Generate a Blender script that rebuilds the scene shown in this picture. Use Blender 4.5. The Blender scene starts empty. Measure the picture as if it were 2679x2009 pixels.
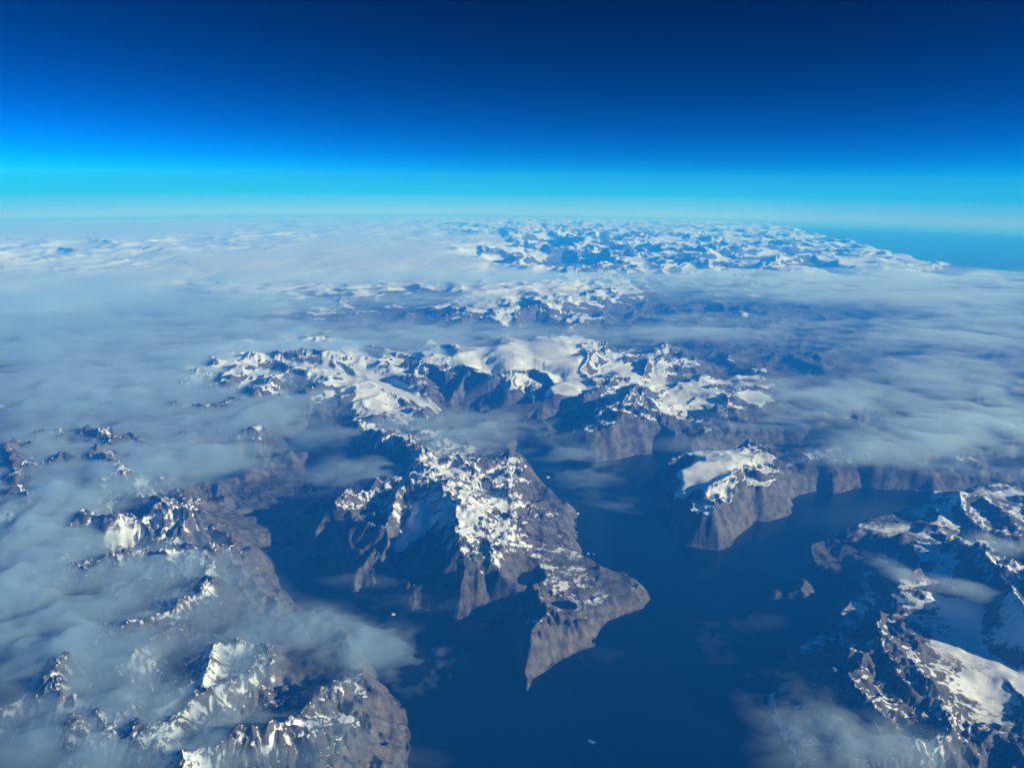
import bpy, math, time
import numpy as np
T0 = time.time()
sc = bpy.context.scene

# ------------------------------------------------------------------ camera, sky, sun, exposure
CAM_H = 11000.0                     # metres above the sea
F = 1661.0; W, H = 2212.0, 1659.0   # focal length in units of a 2212 x 1659 frame
PITCH = math.radians(15.3); ROLL = math.radians(0.55)
R_EARTH = 6.371e6

cam_d = bpy.data.cameras.new('camera'); cam = bpy.data.objects.new('camera', cam_d)
sc.collection.objects.link(cam); sc.camera = cam
cam_d.sensor_width = 36.0; cam_d.lens = 36.0 * F / W
cam_d.clip_start = 5.0; cam_d.clip_end = 3.0e6
cam.location = (0, 0, CAM_H)
from mathutils import Matrix, Vector
cam.rotation_euler = (Matrix.Rotation(math.pi/2 - PITCH, 4, 'X') @ Matrix.Rotation(ROLL, 4, 'Z')).to_euler()
MC = np.array((Matrix.Rotation(math.pi/2 - PITCH, 4, 'X') @ Matrix.Rotation(ROLL, 4, 'Z')).to_3x3())

SUN_DIR = Vector((0.945, -0.27, 0.0)).normalized()
SUN_EL = math.radians(18.0)
SUN_DIR = Vector((SUN_DIR.x*math.cos(SUN_EL), SUN_DIR.y*math.cos(SUN_EL), math.sin(SUN_EL)))
sun_d = bpy.data.lights.new('sun', 'SUN'); sun = bpy.data.objects.new('sun', sun_d)
sc.collection.objects.link(sun)
sun_d.energy = 5.0; sun_d.angle = math.radians(0.5); sun_d.color = (1.0, 0.985, 0.965)
sun.rotation_euler = SUN_DIR.to_track_quat('Z', 'Y').to_euler()
sun.location = (0, 0, 20000)

world = bpy.data.worlds.new('World'); sc.world = world; world.use_nodes = True
nt = world.node_tree; nt.nodes.clear()
sky = nt.nodes.new('ShaderNodeTexSky'); sky.sky_type = 'NISHITA'; sky.sun_disc = False
sky.sun_elevation = SUN_EL; sky.sun_rotation = math.atan2(SUN_DIR.x, SUN_DIR.y)
sky.altitude = CAM_H; sky.air_density = 1.0; sky.dust_density = 0.0; sky.ozone_density = 1.3
sm_ = nt.nodes.new('ShaderNodeMix'); sm_.data_type = 'RGBA'; sm_.blend_type = 'MULTIPLY'; sm_.inputs['Factor'].default_value = 1.0
sm_.inputs['B'].default_value = (.338, .338, .338, 1); sm_.clamp_result = False
ga_ = nt.nodes.new('ShaderNodeGamma'); ga_.inputs['Gamma'].default_value = 1.92     # the thin dark air at flight level
hs = nt.nodes.new('ShaderNodeHueSaturation'); hs.inputs['Saturation'].default_value = 1.28
bg = nt.nodes.new('ShaderNodeBackground'); bg.inputs['Strength'].default_value = 0.10
wo = nt.nodes.new('ShaderNodeOutputWorld')
nt.links.new(sky.outputs[0], sm_.inputs['A']); nt.links.new(sm_.outputs['Result'], ga_.inputs['Color']); nt.links.new(ga_.outputs[0], hs.inputs['Color']); nt.links.new(hs.outputs[0], bg.inputs['Color'])
nt.links.new(bg.outputs[0], wo.inputs['Surface'])

sc.view_settings.view_transform = 'Standard'; sc.view_settings.look = 'None'
sc.view_settings.gamma = 1.0; sc.view_settings.use_curve_mapping = False
sc.view_settings.exposure = 0.55
sc.render.engine = 'CYCLES'
cy = sc.cycles
cy.use_denoising = True
try: cy.denoiser = 'OPENIMAGEDENOISE'
except Exception: pass
cy.max_bounces = 8; cy.diffuse_bounces = 2; cy.glossy_bounces = 2; cy.transmission_bounces = 2
cy.volume_bounces = 6; cy.transparent_max_bounces = 160
cy.sample_clamp_indirect = 4.0

# ------------------------------------------------------------------ numeric helpers
def drop(r): return r*r/(2*R_EARTH)

def unproject(px, py, h=0.0):
    """frame point -> ground point (x, y) at height h above the (curved) sea"""
    px = np.asarray(px, float); py = np.asarray(py, float); h = np.asarray(h, float) + 0*px
    d = np.stack([(px-W/2)/F, -(py-H/2)/F, -np.ones_like(px)], -1) @ MC.T
    hl = np.hypot(d[..., 0], d[..., 1]); m = d[..., 2]/hl          # slope of the ray
    # CAM_H + m r = h - r^2/2R
    disc = m*m - 2*(CAM_H-h)/R_EARTH
    r = R_EARTH*(-m - np.sqrt(np.maximum(disc, 0)))
    r = np.minimum(r, 420e3)
    return d[..., 0]/hl*r, d[..., 1]/hl*r

def project(x, y, z):
    p = np.stack([x, y, z-CAM_H], -1) @ MC
    zz = np.minimum(p[..., 2], -1.0)
    return W/2 + F*p[..., 0]/-zz, H/2 - F*p[..., 1]/-zz

_rng = np.random.RandomState(7)
_ANG = _rng.rand(4096)*2*np.pi
_GX, _GY = np.cos(_ANG).astype(np.float32), np.sin(_ANG).astype(np.float32)
def _hash(ix, iy, seed):
    h = (ix.astype(np.int64)*374761393 + iy.astype(np.int64)*668265263 + seed*974711) & 0xffffffff
    h = ((h ^ (h >> 13)) * 1274126177) & 0xffffffff
    return ((h ^ (h >> 16)) & 4095)
def perlin(x, y, seed=0):
    fx = np.floor(x); fy = np.floor(y)
    u = (x-fx).astype(np.float32); v = (y-fy).astype(np.float32)
    ix = fx.astype(np.int64); iy = fy.astype(np.int64)
    su = u*u*u*(u*(u*6-15)+10); sv = v*v*v*(v*(v*6-15)+10)
    def g(dx, dy):
        k = _hash(ix+dx, iy+dy, seed)
        return _GX[k]*(u-dx) + _GY[k]*(v-dy)
    a = g(0, 0); b = g(1, 0); c = g(0, 1); d = g(1, 1)
    return ((a+(b-a)*su) + ((c+(d-c)*su)-(a+(b-a)*su))*sv)*1.45
def sstep(a, b, x):
    t = np.clip((x-a)/(b-a), 0, 1); return t*t*(3-2*t)
def fbm(x, y, wl, octs, seed, cell=None, gain=0.5):
    s = np.zeros(x.shape, np.float32); a = 1.0
    for o in range(octs):
        w = wl/2**o
        k = 1.0 if cell is None else sstep(1.6, 4.0, w/cell)
        s += a*k*perlin(x/w+17.3*o, y/w-9.1*o, seed+o); a *= gain
    return s
def ridged(x, y, wl, octs, seed, cell, gain=0.52):
    s = np.zeros(x.shape, np.float32); a = 1.0; wgt = 1.0; tot = 0
    for o in range(octs):
        w = wl/2.03**o; ca, sa = math.cos(0.7*o), math.sin(0.7*o)
        n = 1-np.abs(perlin((x*ca-y*sa)/w+31.7*o, (x*sa+y*ca)/w-11.9*o, seed+o))*1.5
        n = np.clip(n, 0, 1)**1.6
        k = sstep(1.6, 4.0, w/cell)
        s += a*k*n*wgt + a*(1-k)*0.42*wgt
        wgt = np.clip(n*1.7, 0.15, 1); tot += a*0.75; a *= gain
    return s/tot
def smax(a, b, k):
    h = np.clip(0.5+0.5*(a-b)/k, 0, 1); return b+(a-b)*h + k*h*(1-h)
def smin(a, b, k): return -smax(-a, -b, k)

# ------------------------------------------------------------------ the ground grid (polar about the flight path, finer near)
az = []
a = -56.0
while a < 58.0:
    az.append(a); a += 0.088 if -40 < a < 41 else 0.30
AZ = np.radians(np.array(az))
rr = [8600.0]
while rr[-1] < 425e3:
    r = rr[-1]; pix = (r*r+CAM_H**2)/CAM_H/769.0
    rr.append(r + min(max(pix*1.02, 26), 0.0046*r + 25))
RR = np.array(rr)
NR, NA = len(RR), len(AZ)
X = (RR[:, None]*np.sin(AZ)[None, :]); Y = (RR[:, None]*np.cos(AZ)[None, :])
LR = np.log(RR)
CELL = np.repeat(np.maximum(np.gradient(RR), RR*np.radians(0.088))[:, None], NA, 1).astype(np.float32)
print('grid', NR, NA, NR*NA)

# gentle warp so that traced lines become natural shores and crests
wx = 95*fbm(X, Y, 1300, 5, 101, CELL, .6); wy = 95*fbm(X, Y, 1300, 5, 151, CELL, .6)
farw = sstep(30e3, 90e3, RR)[:, None]
wx = wx + farw*900*fbm(X, Y, 9000, 3, 171, CELL); wy = wy + farw*900*fbm(X, Y, 9000, 3, 181, CELL)
XW, YW = X+wx, Y+wy

def pts(l, h=0.0):
    l = np.array(l, float)
    hh = l[:, 2] if l.shape[1] > 2 else h
    x, y = unproject(l[:, 0], l[:, 1], hh)
    return np.stack([x, y], 1)

def up2(a, sub):   # bilinear upsample of a [::sub, ::sub] grid back to full size
    ri = np.arange(NR)/sub; ci = np.arange(NA)/sub
    r0 = np.minimum(ri.astype(int), a.shape[0]-2); c0 = np.minimum(ci.astype(int), a.shape[1]-2)
    fr = np.clip(ri-r0, 0, 1)[:, None]; fc = np.clip(ci-c0, 0, 1)[None, :]
    A = a[r0][:, c0]; B = a[r0][:, c0+1]; C = a[r0+1][:, c0]; D = a[r0+1][:, c0+1]
    return (A*(1-fc)+B*fc)*(1-fr)+(C*(1-fc)+D*fc)*fr

SUB = 2
xs, ys = XW[::SUB, ::SUB], YW[::SUB, ::SUB]
def signed_dist(poly, full=True):
    p = pts(poly); q = np.roll(p, -1, 0)
    best = np.full(xs.shape, 1e18); inside = np.zeros(xs.shape, bool)
    for (x0, y0), (x1, y1) in zip(p, q):
        dx, dy = x1-x0, y1-y0; L = dx*dx+dy*dy+1e-9
        t = np.clip(((xs-x0)*dx+(ys-y0)*dy)/L, 0, 1)
        best = np.minimum(best, (xs-x0-t*dx)**2+(ys-y0-t*dy)**2)
        if y0 != y1:
            c = ((ys > min(y0, y1)) & (ys <= max(y0, y1)))
            xi = x0 + (ys-y0)*dx/(dy if dy else 1)
            inside ^= c & (xi > xs)
    d = np.sqrt(best); d[~inside] *= -1
    return up2(d, SUB) if full else d

# ------------------------------------------------------------------ shores (traced at sea level)
LAND = {
 'peninsula': [(1133,1492),(1150,1467),(1185,1442),(1235,1412),(1278,1390),(1285,1371),(1310,1346),(1345,1327),(1388,1314),
   (1398,1291),(1392,1275),(1340,1250),(1300,1240),(1262,1216),(1256,1195),(1243,1150),(1248,1108),(1238,1104),(1200,1078),(1150,1020),(1110,975),
   (1120,955),(1180,975),(1230,990),(1290,998),(1340,990),(1425,976),(1445,985),(1500,1002),(1560,985),(1640,962),(1700,958),(1800,965),(1900,1000),
   (1990,1010),(2060,1000),(2160,1010),(2260,1000),(2600,980),(2700,700),(2260,606),(2150,592),(2010,578),(1900,548),(1790,522),(1710,502),(1560,480),(1300,474),
   (600,474),(-400,474),(-800,600),(-900,1000),(-700,1900),(0,2100),(700,2100),(876,1850),(878,1659),(876,1580),(868,1540),(845,1503),(818,1480),(800,1430),(770,1380),(700,1345),(640,1308),
   (604,1265),(582,1210),(552,1184),(600,1174),(648,1170),(660,1199),(690,1203),(712,1225),(745,1256),(760,1277),(826,1278),(850,1296),(888,1316),
   (915,1312),(945,1326),(990,1333),(1036,1332),(1085,1345),(1102,1375),(1108,1420),(1118,1462)],
 'massif': [(1372,1062),(1440,1054),(1470,1047),(1455,1062),(1400,1088),(1443,1104),(1450,1139),(1460,1172),(1510,1184),(1552,1188),(1575,1176),(1588,1160),
   (1624,1130),(1646,1123),(1662,1124),(1690,1116),(1710,1106),(1712,1092),(1704,1079),(1730,1067),(1772,1060),(1802,1066),(1858,1052),(1905,1056),(1967,1058),
   (2015,1066),(2080,1060),(2300,1065),(2300,1020),(2060,1008),(1990,1016),(1900,1010),(1800,985),(1700,980),(1640,985),(1560,1000),(1500,1012),(1440,1020)],
 'east': [(2400,1075),(2120,1066),(2020,1090),(1960,1100),(1930,1112),(1850,1140),(1790,1170),(1734,1190),(1748,1230),(1806,1245),(1850,1250),(1838,1275),
   (1806,1315),(1786,1355),(1746,1388),(1715,1398),(1690,1425),(1668,1470),(1640,1520),(1652,1580),(1690,1640),(1700,1700),(1720,1900),(2200,2200),(2900,1700)],
 'isle': [(1698,1280),(1708,1262),(1726,1253),(1748,1260),(1756,1276),(1762,1284),(1748,1288),(1740,1300),(1720,1294),(1694,1290)],
 'skerry': [(1660,1287),(1668,1277),(1682,1278),(1690,1286),(1678,1294),(1664,1293)],
}
PROFILE = {'peninsula': (2600, 1900), 'massif': (1500, 560), 'east': (2400, 1700), 'isle': (420, 240), 'skerry': (160, 120)}
env = np.full(X.shape, -1e9)
SD = {}
for k, poly in LAND.items():
    d = signed_dist(poly); SD[k] = d
    hc, lc = PROFILE[k]
    e = np.where(d > 0, hc*(1-np.exp(-np.maximum(d, 0)/lc)) + 12, np.maximum(d*0.25, -90)+8)
    env = np.maximum(env, e)
print('shores', time.time()-T0)

# ------------------------------------------------------------------ control points: frame x, y, level, relief, snow bias
CP = [
 # west shore
 (60,1640,700,700,.1),(200,1560,700,700,.15),(330,1600,800,600,.15),(480,1600,700,600,.25),(620,1600,800,500,.3),(740,1560,700,400,.3),(820,1620,500,400,-.2),
 (60,1400,500,700,.3),(250,1420,700,600,.35),(420,1450,800,550,.35),(560,1440,700,500,.25),(690,1420,500,400,0),(620,1340,400,450,.1),
 (60,1200,500,700,.3),(200,1220,700,600,.3),(330,1260,800,500,.35),(450,1260,800,400,.35),(540,1260,500,450,.15),(480,1180,800,400,.25),
 (540,1140,120,120,-.6),(600,1150,80,80,-.6),(480,1080,350,350,-.4),(380,1100,900,450,.35),(300,1100,700,600,.3),
 (80,1020,500,900,0),(250,980,600,800,.1),(400,960,800,600,.1),(540,950,800,500,.1),(650,965,120,60,-.4),(600,1010,250,250,-.4),(470,1030,150,100,-.5),
 (620,1090,200,300,-.4),(690,1040,600,500,-.2),
 (100,880,500,700,.2),(300,880,500,700,.2),(500,890,600,600,.2),(560,840,1200,400,.5),(540,790,1200,300,.5),(640,790,1250,400,.4),(710,770,1300,300,.1),
 (640,850,500,400,.1),(720,900,400,400,0),(700,830,1000,200,.5),(800,870,950,160,.35),(880,885,800,200,.1),(760,850,1000,200,.5),
 # peninsula
 (780,980,800,500,.1),(880,960,1200,500,.45),(820,940,1150,450,.35),(930,930,1100,450,.4),(1000,945,850,300,.3),(930,1010,1250,450,.35),(840,1030,1000,400,.1),(760,1090,900,500,.1),(700,1120,500,500,-.2),
 (1000,1050,1300,400,.2),(1080,1040,900,400,.1),(1110,1085,800,350,.2),(1180,1110,450,300,-.05),(1020,1115,1350,220,.3),(960,1120,1300,160,.45),
 (880,1150,900,300,.4),(820,1140,950,500,.15),(850,1210,450,450,-.1),(790,1210,450,450,-.2),(930,1200,600,500,0),(960,1270,450,400,-.2),
 (1040,1180,1200,330,.0),(1090,1180,1050,330,.1),(1130,1190,850,300,.15),(1190,1180,480,280,-.1),(1060,1240,950,240,.4),(1100,1280,850,240,.6),
 (1180,1235,600,260,.4),(1250,1260,480,260,.25),(1340,1280,230,200,.1),(1190,1270,580,260,.35),(1270,1300,400,260,.2),(1180,1330,620,260,.5),(1240,1345,430,280,.25),(1150,1380,560,220,.5),
 (1170,1410,330,240,.3),(1040,1310,600,200,-.1),
 # north massif
 (1100,765,1600,70,.9),(1190,750,1600,60,.9),(1000,775,1450,150,.7),(930,780,1300,250,.5),(1240,790,1500,70,.9),(1230,835,1250,60,.7),(1160,850,1100,300,.2),
 (1100,820,1400,250,.4),(1060,850,800,500,-.15),(900,820,900,400,-.1),(960,850,450,400,-.3),(850,790,1000,300,.3),(1000,905,150,120,-.3),(1060,925,40,60,-.3),(1110,905,250,100,-.1),(1100,935,200,80,-.2),(1190,895,200,250,-.2),
 (1300,820,1200,350,.1),(1290,770,1400,400,0),(1350,800,1300,200,.4),(1420,790,1200,300,.2),(1480,810,900,300,-.3),(1400,760,1000,400,-.1),(1360,880,1200,450,.05),
 (1300,900,1050,350,.2),(1240,925,250,400,-.2),(1410,930,900,450,.15),(1460,860,1000,200,.5),(1520,850,1000,150,.6),(1570,880,900,350,.1),(1640,850,950,150,-.3),
 (1480,930,600,250,.2),(1560,930,500,300,.1),(1640,940,700,300,.2),(1740,880,400,200,0),(1700,960,500,300,0),(1850,930,600,500,.1),(1760,920,500,350,.1),
 (2000,960,500,500,.1),(2150,930,500,500,.2),(1950,850,200,200,0),(2150,800,200,300,0),
 # massif
 (1500,1015,1200,60,.8),(1560,1010,1200,60,.8),(1500,1045,1000,80,.6),(1560,1050,1150,160,.3),(1540,1090,950,260,.15),(1490,1090,800,250,.1),(1620,1060,1000,300,-.1),
 (1670,1040,1000,300,-.1),(1690,1085,500,250,-.4),(1420,1055,450,180,-.1),(1750,1020,900,300,-.1),(1830,1015,650,450,.1),(1920,1020,480,450,.1),(2050,1040,500,300,.1),
 # east shore
 (1800,1225,220,120,-.4),(1850,1180,420,150,.1),(1910,1175,520,120,.3),(1980,1120,500,150,.5),(2060,1110,700,200,.5),(2120,1090,1000,250,.5),(2190,1140,800,350,.3),
 (2060,1190,600,250,.4),(2130,1210,900,500,0),(1990,1200,650,300,.2),(2020,1250,500,150,.5),(1880,1260,220,120,.5),(1860,1330,350,200,.5),(1950,1300,550,250,.2),
 (1950,1380,800,350,.1),(1960,1470,750,350,.2),(1830,1380,500,250,.4),(1850,1470,900,400,.15),(1760,1480,250,250,.6),(2060,1320,600,70,.8),(2030,1400,580,60,.8),(2080,1470,500,60,.8),(2130,1520,440,60,.8),(2140,1400,540,60,.8),
 (2210,1450,520,120,.6),(2300,1300,700,400,.2),(2350,1150,700,400,.2),(2400,1500,500,250,0),(1700,1450,120,110,.8),(1620,1500,90,90,.7),(1700,1580,120,130,.8),(1560,1600,70,80,.6),(1850,1580,400,250,.5),(1980,1600,600,400,.2),(2150,1620,600,400,.1),
 # middle distance
 (800,725,300,250,-.3),(1000,725,350,250,-.3),(1150,718,400,250,-.25),(1320,722,350,250,-.3),(1480,735,300,250,-.3),(1620,760,250,250,-.3),(1560,790,500,300,-.2),(900,650,500,250,-.2),(1450,650,400,300,-.2),
 (0,800,300,300,.4),(200,760,300,300,.4),(400,720,400,300,.5),(600,700,500,300,.4),(760,700,700,400,.2),(700,660,700,300,.2),(850,690,500,300,-.1),
 (1000,690,900,500,.1),(1100,680,1100,500,.15),(1190,660,1400,400,.2),(1250,690,700,400,.1),(1060,640,1300,150,.7),(1200,620,1300,200,.7),(1320,630,1100,500,.3),
 (1400,670,500,500,.1),(1620,690,500,400,.1),(1500,700,400,400,.1),(1800,700,200,300,0),(2050,700,200,300,0),(2000,760,300,300,.1),(2200,680,200,200,0),(400,630,900,300,-.2),(600,625,900,200,-.2),(800,625,900,200,-.1),(100,640,900,100,.6),
 # far ice sheet and nunataks
 (0,600,1300,80,.9),(300,600,1300,60,.9),(600,590,1400,40,1),(800,570,1500,30,1),(900,540,1600,30,1),(700,520,1700,40,1),(500,560,1500,60,1),(300,500,1800,40,1),(0,500,1800,40,1),
 (30,560,1300,600,.3),(150,545,1400,500,.35),(280,530,1500,500,.35),(400,530,1500,350,.4),(250,565,1300,250,.6),(0,535,1400,350,.5),(620,512,1800,300,.5),(720,500,1800,200,.7),
 (1000,560,1500,60,1),(950,590,1300,80,.9),(1000,520,1600,200,.8),(1100,590,1100,150,.8),
 # far coastal range
 (1080,550,1300,1200,.25),(1150,570,1200,1500,.2),(1250,575,1100,1500,.2),(1350,560,1100,1400,.2),(1200,530,1300,1400,.25),(1350,520,1300,1300,.25),(1500,530,1200,1300,.25),
 (1450,575,1000,1100,.3),(1550,565,1000,1200,.2),(1620,575,900,700,.4),(1650,540,900,1200,.2),(1750,560,800,900,.3),(1800,545,700,900,.2),(1880,565,800,500,.6),(1950,570,800,400,.6),(2050,578,600,500,.4),(2150,585,500,400,.4),
 (1150,495,1400,1100,.3),(1300,490,1400,900,.4),(1450,495,1500,600,.6),(1600,505,1200,900,.3),(1720,525,800,900,.2),
]
cp = np.array(CP, float)
cx, cy_ = unproject(cp[:, 0], cp[:, 1], cp[:, 2])
ca = np.arctan2(cx, cy_); cl = np.log(np.hypot(cx, cy_))
S4 = 4
ga, gl = AZ[::S4][None, :], LR[::S4][:, None]
acc = np.zeros((3,)+(gl.shape[0], ga.shape[1])); wsum = np.zeros(acc.shape[1:])
for i in range(len(cp)):
    # distances near the horizon shrink in log r: stretch them as the eye does
    w = 1.0/((((ga-ca[i])*1.0)**2 + ((gl-cl[i])*0.42)**2) + 1.6e-4)**2
    wsum += w
    for j in range(3): acc[j] += w*cp[i, 2+j]
acc /= wsum
LEVEL, RELIEF, SNOWB = (up2(acc[j], S4) for j in range(3))
print('levels', time.time()-T0)

# ------------------------------------------------------------------ relief
rid = ridged(X+1.5*wx, Y+1.5*wy, 4600, 4, 11, CELL)
i_far = int(np.searchsorted(RR, 70e3)); kf = sstep(70e3, 100e3, RR[i_far:])[:, None]
rid[i_far:] = rid[i_far:]*(1-kf) + kf*ridged(X[i_far:]+2*wx[i_far:], Y[i_far:]+2*wy[i_far:], 11500, 5, 13, CELL[i_far:], .55)
fine = fbm(X, Y, 380, 5, 61, CELL, .6)
h = LEVEL + RELIEF*(rid-0.5)*1.7

def slopes(q):
    dr = np.gradient(q, axis=0)/np.gradient(RR)[:, None]
    dt = np.gradient(q, axis=1)/(np.gradient(AZ)[None, :]*RR[:, None])
    sA, cA = np.sin(AZ)[None, :], np.cos(AZ)[None, :]
    return dr*sA + dt*cA, dr*cA - dt*sA
def gullies(q, sizes, amp, seed):
    """run-off furrows: stripes laid down the fall line, each finer set following the coarser one"""
    gx, gy = slopes(q); out = np.zeros(q.shape); low = np.zeros(q.shape)
    for o, s_ in enumerate(sizes):
        k = sstep(1.3, 3.2, s_/CELL*0.5)
        if k.max() <= 0: continue
        g = np.hypot(gx, gy)+1e-4; sxd, syd = -gy/g, gx/g
        u, v = X/s_, Y/s_; iu, iv = np.floor(u), np.floor(v); fu, fv = (u-iu), (v-iv)
        val = np.zeros(q.shape); dx = np.zeros(q.shape); dy = np.zeros(q.shape); ws = np.zeros(q.shape)
        for i in (-1, 0, 1):
            for j in (-1, 0, 1):
                hk = _hash(iu+i, iv+j, seed+o*7)
                ox, oy = fu-i-0.5-0.45*_GX[hk], fv-j-0.5-0.45*_GY[hk]
                w = np.exp(-2.2*(ox*ox+oy*oy)); ph = (ox*sxd+oy*syd)*2*math.pi*1.15
                val += w*np.cos(ph); d = -w*np.sin(ph); dx += d*sxd; dy += d*syd; ws += w
        val /= ws; dx /= ws; dy /= ws
        fade = sstep(.05, .45, np.hypot(gx, gy))*k
        A = amp*s_*fade
        out += A*(val-0.15); low += fade*val*(0.6**o)
        gx = gx + A/s_*7.2*dx; gy = gy + A/s_*7.2*dy
    return out, low

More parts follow.
